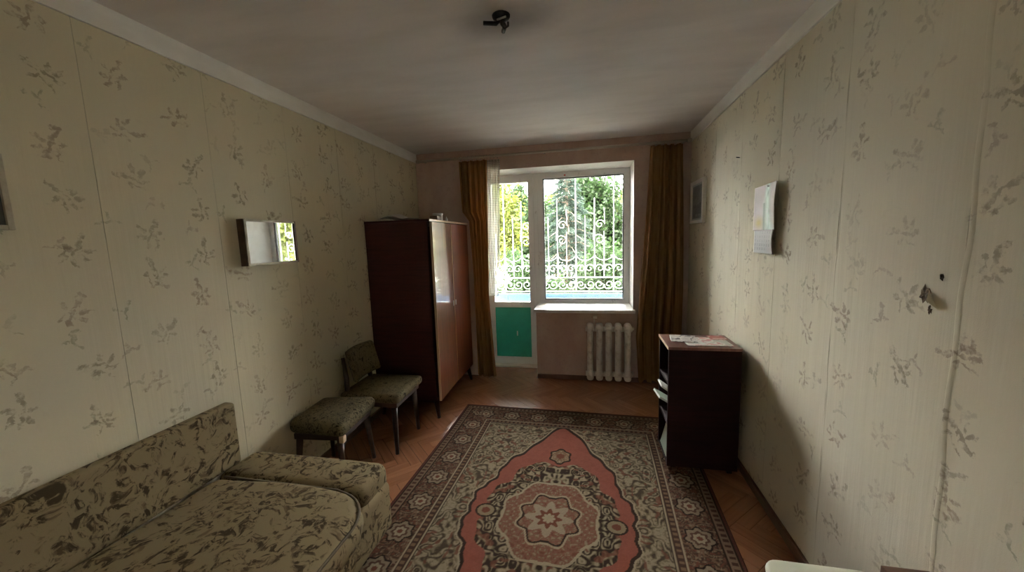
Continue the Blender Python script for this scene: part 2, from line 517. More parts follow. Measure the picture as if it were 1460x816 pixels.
# herringbone parquet: planks at 45 degrees, the pattern runs across the room
PW, PN = .07, 5
cs = math.cos(-PI / 4); sn = math.sin(-PI / 4)
def rot(p): return (p[0] * cs - p[1] * sn + 1.40, p[0] * sn + p[1] * cs - 2.0)
def clip(poly, x0, x1, y0, y1):
    for ax, val, sg in ((0, x0, 1), (0, x1, -1), (1, y0, 1), (1, y1, -1)):
        out = []
        for i in range(len(poly)):
            a, b = poly[i - 1], poly[i]
            da, db = (a[ax] - val) * sg, (b[ax] - val) * sg
            if (da >= 0) != (db >= 0):
                t = da / (da - db); out.append((a[0] + t * (b[0] - a[0]), a[1] + t * (b[1] - a[1])))
            if db >= 0: out.append(b)
        poly = out
        if not poly: return poly
    return poly
def px(p):
    d = Vector(p) - CAM; w = d.dot(fw)
    return (730 + F_PX * d.dot(rt2) / w, 408 - F_PX * d.dot(up2) / w, w)
planks = []
g = .0011
for k in range(-70, 70):
    for mm in range(-9, 10):
        for kind in (0, 1):
            if kind == 0: a0, b0, a1, b1 = k + 2 * PN * mm, k, k + PN + 2 * PN * mm, k + 1
            else: a0, b0, a1, b1 = k + PN + 2 * PN * mm, k + 1 - PN, k + PN + 1 + 2 * PN * mm, k + 1
            q = [(a0 * PW + g, b0 * PW + g), (a1 * PW - g, b0 * PW + g), (a1 * PW - g, b1 * PW - g), (a0 * PW + g, b1 * PW - g)]
            full = [rot(p) for p in q]
            ctr = (sum(p[0] for p in full) / 4, sum(p[1] for p in full) / 4)
            if not (-.5 < ctr[0] < W + .5 and YB - .5 < ctr[1] < .9): continue
            c1 = clip(full, .012, W - .012, YB + .01, -.012)
            c2 = clip(full, OX0 + .01, OXM - .01, -.010, D - .005)
            for c in (c1, c2):
                if len(c) < 3: continue
                ar = abs(sum(c[i - 1][0] * c[i][1] - c[i][0] * c[i - 1][1] for i in range(len(c)))) / 2
                if ar < .0004: continue
                cc = (sum(p[0] for p in c) / len(c), sum(p[1] for p in c) / len(c))
                u, v, w = px((cc[0], cc[1], 0))
                sc = -1
                hidden = (.74 < cc[0] < 2.55 and -3.35 < cc[1] < -.84) or (cc[0] < .58 and -1.0 < cc[1] < -.1) or (cc[0] < .9 and cc[1] < -2.45) or (2.45 < cc[0] and -1.5 < cc[1])
                if w > .3 and -60 < u < 1520 and v < 850 and not hidden: sc = ar / w ** 3
                planks.append((sc, c, kind))
planks.sort(key=lambda t: -t[0])
proto = {}
rest = MB()
def slab(mb, c, z0=-.012, z1=0.0):
    n = len(c)
    # keep the winding counter-clockwise
    if sum(c[i - 1][0] * c[i][1] - c[i][0] * c[i - 1][1] for i in range(n)) < 0: c = c[::-1]
    vs = [(p[0], p[1], z0) for p in c] + [(p[0], p[1], z1) for p in c]
    fs = [tuple(range(n, 2 * n))] + [(i, (i + 1) % n, n + (i + 1) % n, n + i) for i in range(n)]
    mb.add(vs, fs)
nobj = 0
for sc, c, kind in planks:
    if sc > 0 and nobj < 295:
        ctr = (sum(p[0] for p in c) / len(c), sum(p[1] for p in c) / len(c))
        ang = -PI / 4 + (PI / 2 if kind else 0)
        key = None
        L = max(math.dist(c[i - 1], c[i]) for i in range(len(c)))
        if len(c) == 4 and abs(L - (PN * PW - 2 * g)) < 1e-4 and all(abs(math.dist(c[i - 1], c[i]) - t) < 1e-4 or abs(math.dist(c[i - 1], c[i]) - (PW - 2 * g)) < 1e-4 for i, t in ((0, L), (1, L), (2, L), (3, L))): key = 'full'
        if key == 'full' and 'full' in proto:
            o = bpy.data.objects.new('plank', proto['full']); COL.objects.link(o); o.parent = fl
        else:
            ca, sa = math.cos(-ang), math.sin(-ang)
            lc = [((p[0] - ctr[0]) * ca - (p[1] - ctr[1]) * sa, (p[0] - ctr[0]) * sa + (p[1] - ctr[1]) * ca) for p in c]
            mb = MB(); slab(mb, lc); o = mb.build('plank', M_plank, fl)
            if key: proto['full'] = o.data
        o.location = (ctr[0], ctr[1], random.uniform(-.0006, .0004))
        o.rotation_euler = (0, 0, ang); o.color = (random.random(), random.random(), 0, 1)
        nobj += 1
    else:
        slab(rest, c)
ro = rest.build('plank_field', M_plank2, fl); ro['kind'] = 'stuff'

ceil = struct(MB().box(-.12, W + .12, YB - .1, .62, H, H + .25).build('ceiling', M_ceil))

wl = struct(MB().box(-.12, 0, YB - .1, .62, 0, H).build('wall_left', M_wallB))
wr = struct(MB().box(W, W + .12, YB - .1, .62, 0, H).build('wall_right', M_wallB))
# far wall with the balcony opening; reveals are white plaster (material slot 1)
wf = MB()
def wbox(x0, x1, z0, z1):
    wf.box(x0, x1, 0, .50, z0, z1)
wbox(0, OX0, 0, H); wbox(OX1, W, 0, H); wbox(OX0, OX1, OZ, H); wbox(OXM, OX1, 0, SZ)
rev = []
for fi, f in enumerate(wf.f):
    P = [Vector(wf.v[i]) for i in f]
    n = (P[1] - P[0]).cross(P[2] - P[0]).normalized(); c = sum(P, Vector()) / len(P)
    if abs(n.y) < .5 and OX0 - .01 < c.x < OX1 + .01 and c.z > .01: wf.mi[fi] = 1
struct(wf.build('wall_far', [M_far, M_plaster]))
# wall behind the camera with an open doorway to the hall
wb = MB()
DX0, DX1, DZ = 1.45, 2.30, 2.05
wb.box(0, DX0, YB - .1, YB, 0, H).box(DX1, W, YB - .1, YB, 0, H).box(DX0, DX1, YB - .1, YB, DZ, H)
struct(wb.build('wall_back', M_wallB))
# hall behind the doorway
hl = MB().box(.7, 3.1, YB - 1.6, YB - 1.5, 0, H).box(.6, .7, YB - 1.6, YB - .1, 0, H).box(3.1, 3.2, YB - 1.6, YB - .1, 0, H).box(.6, 3.2, YB - 1.6, YB - .1, H, H + .1).box(.6, 3.2, YB - 1.6, YB - .1, -.14, -.013)
struct(hl.build('wall_hall', M_cornice))
ld = bpy.data.lights.new('added_fill_light', 'AREA'); ld.shape = 'DISK'; ld.size = .35; ld.energy = 2.2; ld.color = (1, .96, .88)  # unseen fill light, added beyond the doorway to brighten the room from behind
lo = bpy.data.objects.new('added_fill_light', ld); COL.objects.link(lo); lo.location = (1.9, YB - .8, 2.40)

# wallpaper strips, trims, baseboards
def strips(wall, mat, xs, ys):
    for a, b in zip(ys[:-1], ys[1:]):
        mb = MB(); x0, x1 = xs
        lo_, hi_ = min(a, b) + .0012, max(a, b) - .0012
        mb.box(x0, x1, lo_, hi_, .05, 2.408)
        mb.build('wallpaper_strip', mat, wall, bevel=.0006, seg=1)
strips(wl, M_wallL, (0, .0022), [-.005, -.36, -.856, -1.356, -1.856, -2.36, -2.836, -3.34, -3.84, -4.34, -4.495])
strips(wr, M_wallR, (W - .0022, W), [-.005, -.22, -.735, -1.254, -1.76, -2.263, -2.784, -3.30, -3.80, -4.30, -4.495])
# lifted, overlapping seam edges on the right wall
for ys, w_, kh in ((-2.784, .011, .6), (-2.263, .005, .3), (-1.254, .004, .3)):
    rows = []
    for i in range(60):
        z = .06 + 2.33 * i / 59
        j = .004 * math.sin(z * 7) + .003 * math.sin(z * 19 + 1)
        rows.append([(W - .0024, ys - w_ + j, z), (W - .0024 - kh * (.004 + .003 * abs(math.sin(z * 5))), ys + j, z), (W - .0024, ys + w_ * .5 + j, z)])
    grid_mesh('lifted_seam', M_wallR, np.array(rows), parent=wr)
for nm, x0, x1 in (('trim_1', 0, .014), ('trim_2', W - .014, W)):
    struct(MB().box(x0, x1, YB, -.001, 2.405, 2.5).build(nm, M_cornice, bevel=.003))
struct(MB().box(.0022, .018, YB, -.001, 0, .055).build('baseboard_left', M_base, bevel=.004))
struct(MB().box(W - .018, W - .0022, YB, -.001, 0, .055).build('baseboard_right', M_base, bevel=.004))
struct(MB().box(OXM + .001, W - .02, -.016, -.0005, 0, .05).build('baseboard_far', M_base, bevel=.004))
# plaster damage on the right wall
def hole(y, z, s, seed):
    r = random.Random(seed); n = 14; mb = MB(); x = W - .0026
    ring = [(x, y + s * math.cos(2 * PI * k / n) * r.uniform(.45, .9), z + s * 1.25 * math.sin(2 * PI * k / n) * r.uniform(.5, 1.1)) for k in range(n)]
    rim = [(x - .004 * r.random(), y + (p[1] - y) * .6, z + (p[2] - z) * .6) for p in ring]
    mb.add(ring + rim + [(x - .001, y, z)], [(k, (k + 1) % n, n + (k + 1) % n, n + k) for k in range(n)] + [(n + k, n + (k + 1) % n, 2 * n) for k in range(n)])
    mb.build('plaster_hole', M_hole, wr)
    # torn paper flap beside it
hole(-2.678, 1.338, .026, 3); hole(-2.726, 1.393, .010, 5); hole(-2.70, 1.300, .014, 8)
mb = MB(); fx = W - .003
mb.add([(fx, -2.69, 1.355), (fx - .022, -2.715, 1.325), (fx - .010, -2.735, 1.305), (fx, -2.70, 1.30)], [(0, 1, 2, 3)])
mb.build('torn_flap', M_wallR, wr)
MB().tube([(W + .01, -1.216, 2.016), (W - .022, -1.216, 2.020)], [.003, .003], 8).build('nail', M_black, wr)

# ------------------------------------------------------------------ window and balcony door
FY0, FY1 = .385, .445
win = sempty('window_1')
def frame_mb(x0, x1, z0, z1, t, y0, y1):
    return MB().box(x0, x0 + t, y0, y1, z0, z1).box(x1 - t, x1, y0, y1, z0, z1).box(x0 + t, x1 - t, y0, y1, z1 - t, z1).box(x0 + t, x1 - t, y0, y1, z0, z0 + t)
frame_mb(OXM - .01, OX1, SZ + .01, OZ, .062, FY0, FY1).build('window_frame', M_pvc, win)
frame_mb(OXM + .054, OX1 - .064, SZ + .074, OZ - .064, .010, FY0 + .012, FY1 - .012).build('gasket', M_gasket, win)
MB().box(OXM + .05, OX1 - .06, .412, .418, SZ + .07, OZ - .06).build('pane', M_glass, win)
MB().box(1.60, 1.62, FY0 - .001, FY0 + .004, OZ - .045, OZ - .030).build('sticker', M_red, win)
MB().box(OXM - .02, OX1 + .02, -.055, FY0, SZ, SZ + .035).build('window_sill', M_sill, win, bevel=.008)
door = sempty('door_1')
DXL, DXR = OX0, OXM - .012
frame_mb(DXL, DXR, 0, OZ, .045, FY0 + .004, FY1).build('door_frame', M_pvc, door)
sash = MB()
a0, a1, z0, z1 = DXL + .045, DXR - .045, .045, OZ - .045
T = .062
sash.box(a0, a0 + T, FY0 - .012, FY1 - .01, z0, z1).box(a1 - T, a1, FY0 - .012, FY1 - .01, z0, z1)
sash.box(a0 + T, a1 - T, FY0 - .012, FY1 - .01, z0, z0 + T).box(a0 + T, a1 - T, FY0 - .012, FY1 - .01, z1 - T * .7, z1).box(a0 + T, a1 - T, FY0 - .012, FY1 - .01, .725, .79)
sash.build('door_sash', M_pvc, door)
MB().box(a0 + T, a1 - T, .408, .414, .79, z1 - T * .7).build('pane', M_glass, door)
pn = MB().box(a0 + T, a1 - T, .395, .42, z0 + T, .725).build('green_panel', M_green, door)
pn['label'] = 'plain green lower door panel'
MB().box(1.005, 1.020, .392, .397, .37, .43).build('sticker', M_paper, door)
hd = MB().rbox((a1 - .028, FY0 - .018, .70), (.013, .007, .035), .005, 2).tube([(a1 - .028, FY0 - .02, .71), (a1 - .028, FY0 - .055, .71), (a1 - .028, FY0 - .06, .60)], .009, 8)
hd.build('door_handle', M_pvc, door, smooth=True)
MB().box(DXL, DXR, .30, FY0 + .02, 0.001, .02).build('threshold', M_plaster, door)

# ------------------------------------------------------------------ outside: balcony, grille, trees
M_conc = Mat('balcony concrete', (.74, .72, .69), rough=.9)
M_blue = Mat('blue balcony sheet', (.16, .34, .52), rough=.5)
M_blue.color(M_blue.mix(M_blue.noise(6, 3), (.016, .050, .105), (.026, .072, .13)))
M_iron = Mat('white painted iron', (.72, .73, .74), rough=.5)
struct(MB().box(-.6, 3.6, .50, 1.72, -.20, -.03).build('balcony_slab', M_conc))
struct(MB().box(-.6, 3.6, .50, 1.75, 2.70, 2.88).build('sky_blocker_slab', M_conc))  # unseen slab added overhead to block high sky light from the room
par = thing('balcony_parapet', 'blue sheet parapet along the balcony edge outside window', 'parapet', (0, 1.66, -.03))
for k in range(7):
    x = -.55 + k * .59
    MB().box(x + .004, x + .586, -.01, .01, 0, .70).build('panel', M_blue, par)
MB().box(-.55, 3.58, -.025, .025, .70, .735).build('top_rail', M_blue, par)
gr = thing('balcony_grille', 'white wrought iron balcony grille with scrolls above blue parapet', 'grille', (0, 1.66, .705))
def bar(x0, z0, x1, z1, r=.0055, nm='bar'):
    return MB().tube([(x0, 0, z0 - .705), (x1, 0, z1 - .705)], r, 6).build(nm, M_iron, gr)
for z in (.735, .945): bar(-.5, z, 3.5, z, .008, 'rail')
bar(-.5, 2.52, 3.5, 2.52, .012, 'rail')
x = -.48; k = 0
while x < 3.5:
    top = (2.52, 1.85, 2.10, 1.62)[k % 4]
    if k % 4 == 0: bar(x, .735, x, 2.52, .007)
    else: bar(x, .945, x, top)
    x += .135; k += 1
def scroll(cx, cz, R, turns, a0, sg, r=.0045, stem=None):
    pts = []
    if stem: pts.append((stem[0], 0, stem[1] - .705))
    n = 26
    for i in range(n):
        t = i / (n - 1); a = a0 + sg * 2 * PI * turns * t; q = R * (1 - .80 * t)
        pts.append((cx + q * math.cos(a), 0, cz + q * math.sin(a) - .705))
    MB().tube(pts, r, 5).build('scroll', M_iron, gr)
x = -.48; k = 0
while x < 3.45:
    scroll(x + .0675, .84, .075, 1.3, PI if k % 2 else 0, 1 if k % 2 else -1)
    if k % 2 == 0:
        scroll(x + .075, 1.08, .065, 1.2, PI, -1, stem=(x, 1.35))
        scroll(x + .195, 1.08, .065, 1.2, 0, 1, stem=(x + .27, 1.35))
    if k % 4 == 1: scroll(x + .20, 1.50, .085, 1.3, PI, -1, stem=(x + .135, 1.80))
    if k % 4 == 3: scroll(x - .06, 1.72, .070, 1.25, 0, 1, stem=(x + .0, 1.95))
    x += .135; k += 1
# curved basket bars across pairs
for k in range(0, 14):
    x0 = -.21 + k * .27
    n = 12
    MB().tube([(x0 + .135 - .135 * math.cos(PI * i / n), 0, 1.30 - .10 * math.sin(PI * i / n) - .705) for i in range(n + 1)], .004, 5).build('arc', M_iron, gr)

M_ground = Mat('yard ground', (.30, .33, .18), rough=.95)
M_ground.color(M_ground.mix(M_ground.noise(.8, 4), (.50, .50, .43), (.62, .60, .56)))
struct(MB().box(-60, 60, 1.75, 90, -1.6, -1.4).build('ground', M_ground))

def leaf_mat(name, a, b, tr):
    m = Mat(name, a, rough=.55, spec=.3)
    r = m.island_random(); c = m.mix(r, a, b); m.color(c)
    t = m.n.new('ShaderNodeBsdfTranslucent'); m.link(m.mix(r, tr, tuple(k * 1.25 for k in tr)), t.inputs[0])
    mx = m.n.new('ShaderNodeMixShader'); mx.inputs[0].default_value = .45
    m.link(m.b.outputs[0], mx.inputs[1]); m.link(t.outputs[0], mx.inputs[2]); m.link(mx.outputs[0], m.n['Material Output'].inputs[0])
    return m
M_leafY = leaf_mat('yellow green leaves', (0.0597, 0.0757, 0.0115), (0.1091, 0.1170, 0.0252), (0.0688, 0.0884, 0.0092))
M_leafG = leaf_mat('mid green leaves', (0.0119, 0.0266, 0.0082), (0.0266, 0.0450, 0.0147), (0.0165, 0.0386, 0.0082))
M_leafB = leaf_mat('blue green needles', (0.0152, 0.0281, 0.0206), (0.0433, 0.0596, 0.0456), (0.0162, 0.0325, 0.0206))
M_bark = Mat('bark', (.14, .10, .07), rough=.9)
M_bark.bump(M_bark.noise(14, 4), .5, .03)

def leaves(name, pts, dirs, size, mat, parent, aspect=.5, jitter=.8):
    """one small folded leaf (two triangles along a midrib) per point"""
    n = len(pts)
    d = dirs + rng.normal(0, jitter, (n, 3)); d /= np.linalg.norm(d, axis=1, keepdims=True)
    s = np.cross(d, rng.normal(0, 1, (n, 3))); s /= np.linalg.norm(s, axis=1, keepdims=True) + 1e-9
    L = size * rng.uniform(.6, 1.3, (n, 1)); nn = np.cross(d, s)
    V = np.empty((n, 4, 3)); V[:, 0] = pts; V[:, 2] = pts + d * L
    V[:, 1] = pts + d * L * .5 + s * L * aspect * .5 + nn * L * .08; V[:, 3] = pts + d * L * .5 - s * L * aspect * .5 + nn * L * .08
    me = bpy.data.meshes.new(name)
    me.vertices.add(4 * n); me.vertices.foreach_set('co', V.astype(np.float32).ravel())
    b = np.arange(n)[:, None] * 4
    q = np.concatenate([b + [[0, 1, 2]], b + [[0, 2, 3]]], 1).reshape(-1)
    me.loops.add(len(q)); me.loops.foreach_set('vertex_index', q.astype(np.int32))
    me.polygons.add(2 * n); me.polygons.foreach_set('loop_start', np.arange(0, 6 * n, 3, dtype=np.int32))
    me.update(calc_edges=True); me.materials.append(mat.m)
    o = bpy.data.objects.new(name, me); COL.objects.link(o); o.parent = parent; o['kind'] = 'stuff'
    return o
def broad_tree(name, label, loc, trunk_h, crown, n, size, mat, nb=26, r0=.13):
    t = thing(name, label, 'tree', loc, 0, 'bushes in the yard' if 'bush' in name else 'broadleaf trees in the yard')
    tr = MB().tube([(0, 0, 0), (.05, .03, trunk_h * .5), (-.03, .05, trunk_h), (.02, 0, trunk_h + crown[2])], [r0, r0 * .8, r0 * .6, r0 * .2], 10)
    tr.build('trunk', M_bark, t, smooth=True)
    br = MB(); P, Dn = [], []
    for k in range(nb):
        a = rng.uniform(0, 2 * PI); e = rng.uniform(-.9, 1.0); rr = rng.uniform(.55, 1.0)
        tip = np.array([crown[0] * rr * math.cos(a) * math.sqrt(1 - e * e * .8), crown[1] * rr * math.sin(a) * math.sqrt(1 - e * e * .8), trunk_h + crown[2] * (1 + e * .95)])
        st = np.array([0, 0, trunk_h + crown[2] * max(0, .5 + e * .5) * .8]); mid = (st + tip) / 2 + [0, 0, .12]
        br.tube([st, mid, tip], [r0 * .25, r0 * .15, r0 * .05], 5)
        m_ = n // nb; tt = rng.uniform(.35, 1.05, (m_, 1)) ** .8
        base = st * (1 - tt) ** 2 + 2 * mid * tt * (1 - tt) + tip * tt ** 2
        P.append(base + rng.normal(0, 1, (m_, 3)) * np.array([crown[0], crown[1], crown[2]]) * .13)
        Dn.append(np.tile((tip - st) / np.linalg.norm(tip - st) * .6 + [0, 0, -.5], (m_, 1)))
    br.build('branches', M_bark, t)
    leaves('foliage', np.concatenate(P), np.concatenate(Dn), size, mat, t)
    return t
def fir_tree(name, label, loc, h, r, n, mat):
    t = thing(name, label, 'tree', loc)
    MB().tube([(0, 0, 0), (0, 0, h)], [.16, .02], 10).build('trunk', M_bark, t, smooth=True)
    br = MB(); P, Dn = [], []
    nb = 90
    for k in range(nb):
        z = h * (.05 + .92 * (k / nb)); R = r * (1 - z / h) ** .8 + .1; a = k * 2.4
        d = np.array([math.cos(a), math.sin(a), 0]); st = np.array([0, 0, z]); tip = st + d * R + [0, 0, -.22 * R]; mid = st + d * R * .5 + [0, 0, .03]
        br.tube([st, mid, tip], [.025, .015, .006], 5)
        m_ = int(n / nb * (R / r + .25)); tt = rng.uniform(.1, 1.0, (m_, 1))
        base = st * (1 - tt) ** 2 + 2 * mid * tt * (1 - tt) + tip * tt ** 2
        sd = np.cross(d, [0, 0, 1]); off = rng.normal(0, 1, (m_, 1)) * (.16 * R + .05) * (1.05 - tt * .7)
        P.append(base + sd * off + rng.normal(0, .03, (m_, 3)) - np.array([0, 0, 1]) * np.abs(off) * .35)
        Dn.append(d * .9 + sd * np.sign(off) * .7 + np.array([0, 0, -.35]))
    br.build('branches', M_bark, t)
    leaves('needles', np.concatenate(P), np.concatenate(Dn), .15, mat, t, aspect=.16, jitter=.22)
    return t
broad_tree('broadleaf_tree', 'yellow green broadleaf tree outside the right end of the grille', (4.2, 8.2, -1.4), 2.2, (1.25, 1.1, 1.55), 16000, .16, M_leafY)
broad_tree('broadleaf_tree', 'yellow green broadleaf tree seen through the balcony door glass', (-1.5, 8.4, -1.4), 2.3, (1.25, 1.1, 1.6), 16000, .16, M_leafY)
broad_tree('broadleaf_tree', 'yellow green broadleaf tree mirrored in the small wall mirror', (8.4, 9.0, -1.4), 2.0, (1.6, 1.3, 1.8), 14000, .17, M_leafY)
broad_tree('broadleaf_tree', 'mid green broadleaf tree at the yard corner beyond the yellow green trees', (12.6, 10.2, -1.4), 1.8, (1.9, 1.5, 2.1), 14000, .2, M_leafG)
fir_tree('fir_tree', 'pale blue green fir with drooping boughs outside the large pane', (1.15, 8.6, -1.4), 5.2, 1.5, 30000, M_leafB)
for q, (x_, lab) in enumerate(((-4.6, 'mid green broadleaf tree behind the balcony door'), (-1.3, 'mid green broadleaf tree showing between the fir and the yellow green tree'), (2.0, 'mid green broadleaf tree standing behind the pale fir'), (5.4, 'mid green broadleaf tree behind the right yellow green tree'))):
    broad_tree('broadleaf_tree', lab, (x_, 12.4 + 3.3 * (q % 2), -1.4), 1.5, (1.45, 1.3, 2.1), 24000, .20, M_leafG, 40)
for q, (x_, lab) in enumerate(((-5.9, 'bright leafy tree far behind the balcony door'), (-1.3, 'bright leafy tree far behind the mid green trees'), (3.3, 'bright leafy tree far behind the pale fir'))):
    broad_tree('broadleaf_tree', lab, (x_ + .9, 20.5 + 1.0 * q, -1.4), .9, (1.5, 1.4, 2.4), 20000, .26, M_leafY, 40)

# bushes under the balcony
for q, (x_, lab) in enumerate(((-3.1, 'round green bush under the balcony, furthest from the fir'), (-1.3, 'round green bush in front of the left yellow green tree'), (.5, 'round green bush under the balcony door side'), (2.3, 'round green bush in front of the pale fir'), (4.1, 'round green bush in front of the right yellow green tree'))):
    broad_tree('garden_bush', lab, (x_, 5.0 + .7 * (q % 2), -1.4), .35, (.80, .70, 1.15), 16000, .12, M_leafG, 40, .05)['category'] = 'bush'

# ------------------------------------------------------------------ rug
def rug():
    a, b = .93, 1.31
    nx, ny = 400, 560
    u, v = np.meshgrid(np.linspace(-a, a, nx), np.linspace(-b, b, ny))
    au, av = np.abs(u), np.abs(v)
    C = lambda *c: np.array(c, float)
    brick, dark, cream, tan, olive, rust = C(.40, .125, .085), C(.060, .035, .024), C(.50, .40, .27), C(.27, .165, .095), C(.20, .16, .085), C(.24, .085, .05)
    col = np.broadcast_to(dark, (ny, nx, 3)).copy()
    def put(mask, c, k=1.0):
        mk = (np.clip(mask, 0, 1) * k)[..., None]
        col[:] = col * (1 - mk) + c * mk
    sm = lambda x, lo, hi: np.clip((x - lo) / (hi - lo), 0, 1)
    d = np.minimum(a - au, b - av)
    side = (a - au) < (b - av)
    s = np.where(side, v, u)               # coordinate along the border
    # floral noise, mirrored about both axes
    w1 = fbm(au * 9, av * 9, 1) * 2.4; w2 = fbm(au * 9, av * 9, 9) * 2.4
    c1 = fbm(au * 16, av * 16, 21, 2); c2 = fbm(au * 24, av * 24, 31, 2)
    fl1 = .45 * np.sin(70 * au + 6 * w1) * np.sin(70 * av + 6 * w2) + .6 * np.sin(34 * c1)
    fl2 = .5 * np.sin(130 * au + 7 * w2) * np.sin(130 * av + 7 * w1) + .55 * np.sin(36 * c2)
    fl3 = np.sin(44 * au + 5 * w2) * np.sin(44 * av + 5 * w1)
    # field and spandrels
    th = np.arctan2(v, u); r = np.sqrt((u / .60) ** 2 + (v / .98) ** 2)
    lob = ((au / .47) ** 1.35 + (av / .98) ** 1.35) ** .75 + .03 * np.cos(10 * th) + .015 * np.sin(26 * th)
    field = d > .315
    spand = field & (lob > 1.0)
    put(spand * 1., C(.30, .235, .145)); put((spand * sm(fl1, .05, .3)), cream, .75); put(spand * sm(-fl1, .15, .4), dark, .8)
    put(spand * sm(fl2, .45, .6), olive, .8); put(spand * sm(-fl3, .6, .75), rust, .8)
    put((np.abs(lob - 1.0) < .022) * field * 1., dark)
    put((np.abs(lob - 1.03) < .010) * field * 1., cream)
    inn = field & (lob <= .98)
    put(inn * 1., brick); put(inn * sm(fbm(u * 40, v * 40, 3), .45, .7), C(.34, .10, .07), .5)
    # medallion: leafy rim, scalloped lattice, cream flower
    med = np.sqrt((u / .37) ** 2 + (v / .52) ** 2) * (1 + .055 * np.cos(8 * th) + .03 * np.cos(16 * th))
    rim = med < 1
    put(rim * 1., dark); put(rim * sm(fl1, -.05, .25), C(.26, .21, .12), .95); put(rim * sm(fl1, .35, .55), cream, .8)
    put(rim * sm(-fl3, .55, .7), rust, .8)
    lat = np.maximum(np.abs(u) / .37, np.abs(v) / .42) * .45 + (np.abs(u) / .37 + np.abs(v) / .42) * .38 + .05 * np.cos(8 * th)
    L = lat < .62
    put(((lat < .655) & (lat >= .62)) * 1., cream); put(L * 1., C(.33, .15, .10)); put(L * sm(fl2, .1, .4), tan, .9); put(L * sm(fl2, .55, .7), cream, .6)
    put(L * sm(-fl2, .35, .6), rust, .8)
    put((np.abs(lat - .40) < .014) * 1., cream); put((np.abs(lat - .37) < .014) * 1., dark)
    rr = np.sqrt(u ** 2 + v ** 2); fw_ = rr / (.11 * (1 + .22 * np.cos(8 * th)))
    put((fw_ < 1) * 1., C(.46, .36, .25)); put((fw_ < .55) * 1., rust); put((fw_ < .3) * 1., cream)
    for sg in (-1, 1):                     # pendants above and below
        q = np.sqrt((u / .075) ** 2 + ((v - sg * .60) / .09) ** 2) * (1 + .1 * np.cos(6 * np.arctan2(v - sg * .60, u)))
        put((q < 1) * 1., dark); put((q < .82) * 1., tan); put((q < .82) * sm(fl2, .2, .5), cream, .8); put((q < .35) * 1., rust)
        for sx in (-1, 1):
            q = np.sqrt(((u - sx * .36) / .06) ** 2 + (v / .055) ** 2)
            put((q < 1) * 1., dark); put((q < .8) * 1., C(.36, .28, .17)); put((q < .4) * 1., rust)
    # borders
    mainb = (d > .075) & (d <= .255)
    put(mainb * 1., C(.105, .055, .036)); put(mainb * sm(fl1, .15, .4), C(.26, .15, .09), .9); put(mainb * sm(fl2, .4, .6), C(.38, .29, .19), .75)
    put(mainb * sm(-fl1, .45, .65), rust, .8)
    per = .235
    ph = (s / per - np.round(s / per)) * per; dm = d - .165
    alt = np.round(s / per) % 2
    ro_ = np.sqrt(ph ** 2 + dm ** 2); a2 = np.arctan2(dm, ph)
    fr = ro_ / (.074 * (1 + .12 * np.cos(7 * a2)))
    put(mainb * (fr < 1), C(.045, .026, .02)); put(mainb * (fr < .86), C(.36, .275, .185)); put(mainb * (fr < .60), C(.16, .08, .05))
    put(mainb * (fr < .42), np.array(cream)); put(mainb * (fr < .2), rust)
    for lo_, hi_, c in ((.255, .263, cream), (.263, .300, C(.10, .05, .035)), (.300, .308, cream), (.308, .316, dark), (.024, .066, C(.30, .20, .13)), (.066, .075, dark), (0, .024, C(.17, .06, .045)), (.018, .024, dark)):
        put(((d > lo_) & (d <= hi_)) * 1., c)
    tick = ((s / .035) % 1) < .5
    put(((d > .030) & (d <= .060) & tick) * 1., C(.12, .06, .04)); put(((d > .270) & (d <= .292) & tick) * 1., tan)
    col[:] *= (1 + .10 * (fbm(u * 3, v * 3, 5)[..., None] - .5)) * (.92 + .16 * rng.random((ny, nx, 1)))
    col[:] = np.clip(col * .39, 0, 1)
    z = .007 + .0025 * fbm(u * 5 + 3, v * 5, 7)
    P = np.stack([u, v, z], -1)
    P[..., 0] += .008 * np.sin(v * 2.2)
    o = grid_mesh('oriental_rug', M_pat, P, col, back=.006)
    o.location = (1.652, -2.10, .0); o.rotation_euler = (0, 0, -.018)
    return tag(o, 'brick red oriental rug with floral medallion on the parquet', 'rug')
rug()

# ------------------------------------------------------------------ wardrobe
wx1, wy0, wy1, wz0, wz1 = .60, -1.085, -.115, .165, 1.725
wdr = thing('wardrobe', 'tall dark red wooden wardrobe with polished doors against left wall', 'wardrobe', (.012, wy0, 0))
X1 = wx1 - .012 - .022; LY = wy1 - wy0
MB().box(0, X1, 0, .02, wz0, wz1 - .02).build('side_panel', M_ward, wdr, bevel=.002)
MB().box(0, X1, LY - .02, LY, wz0, wz1 - .02).build('side_panel', M_ward, wdr, bevel=.002)
MB().box(0, X1, .02, LY - .02, wz0, wz0 + .02).build('bottom_panel', M_ward, wdr)
MB().box(0, .008, .02, LY - .02, wz0 + .02, wz1 - .02).build('back_panel', M_ward, wdr)
MB().box(0, X1 + .026, -.006, LY + .006, wz1 - .02, wz1).build('top_panel', M_ward, wdr, bevel=.003)
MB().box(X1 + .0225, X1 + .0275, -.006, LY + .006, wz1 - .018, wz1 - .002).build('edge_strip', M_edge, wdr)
nd = 2
for k in range(nd):
    y0 = .004 + k * (LY - .008) / nd; y1 = y0 + (LY - .008) / nd - .003
    dr = MB().box(-.020, 0, y0 - y1, 0, wz0 + .004, wz1 - .024).build('door', M_wdoor, wdr, bevel=.002)
    dr.location = (X1 + .021, y1, 0); dr.rotation_euler = (0, 0, (.045, .004)[k])
    ky = -.03 if k == 0 else y0 - y1 + .03
    MB().rbox((.002, ky, .95), (.003, .010, .025), .003, 2).build('key_plate', M_steel, dr, smooth=True)
    MB().box(-.019, .0012, y0 - y1 - .001, y0 - y1 + .003, wz0 + .004, wz1 - .024).build('edge_strip', M_edge, dr)
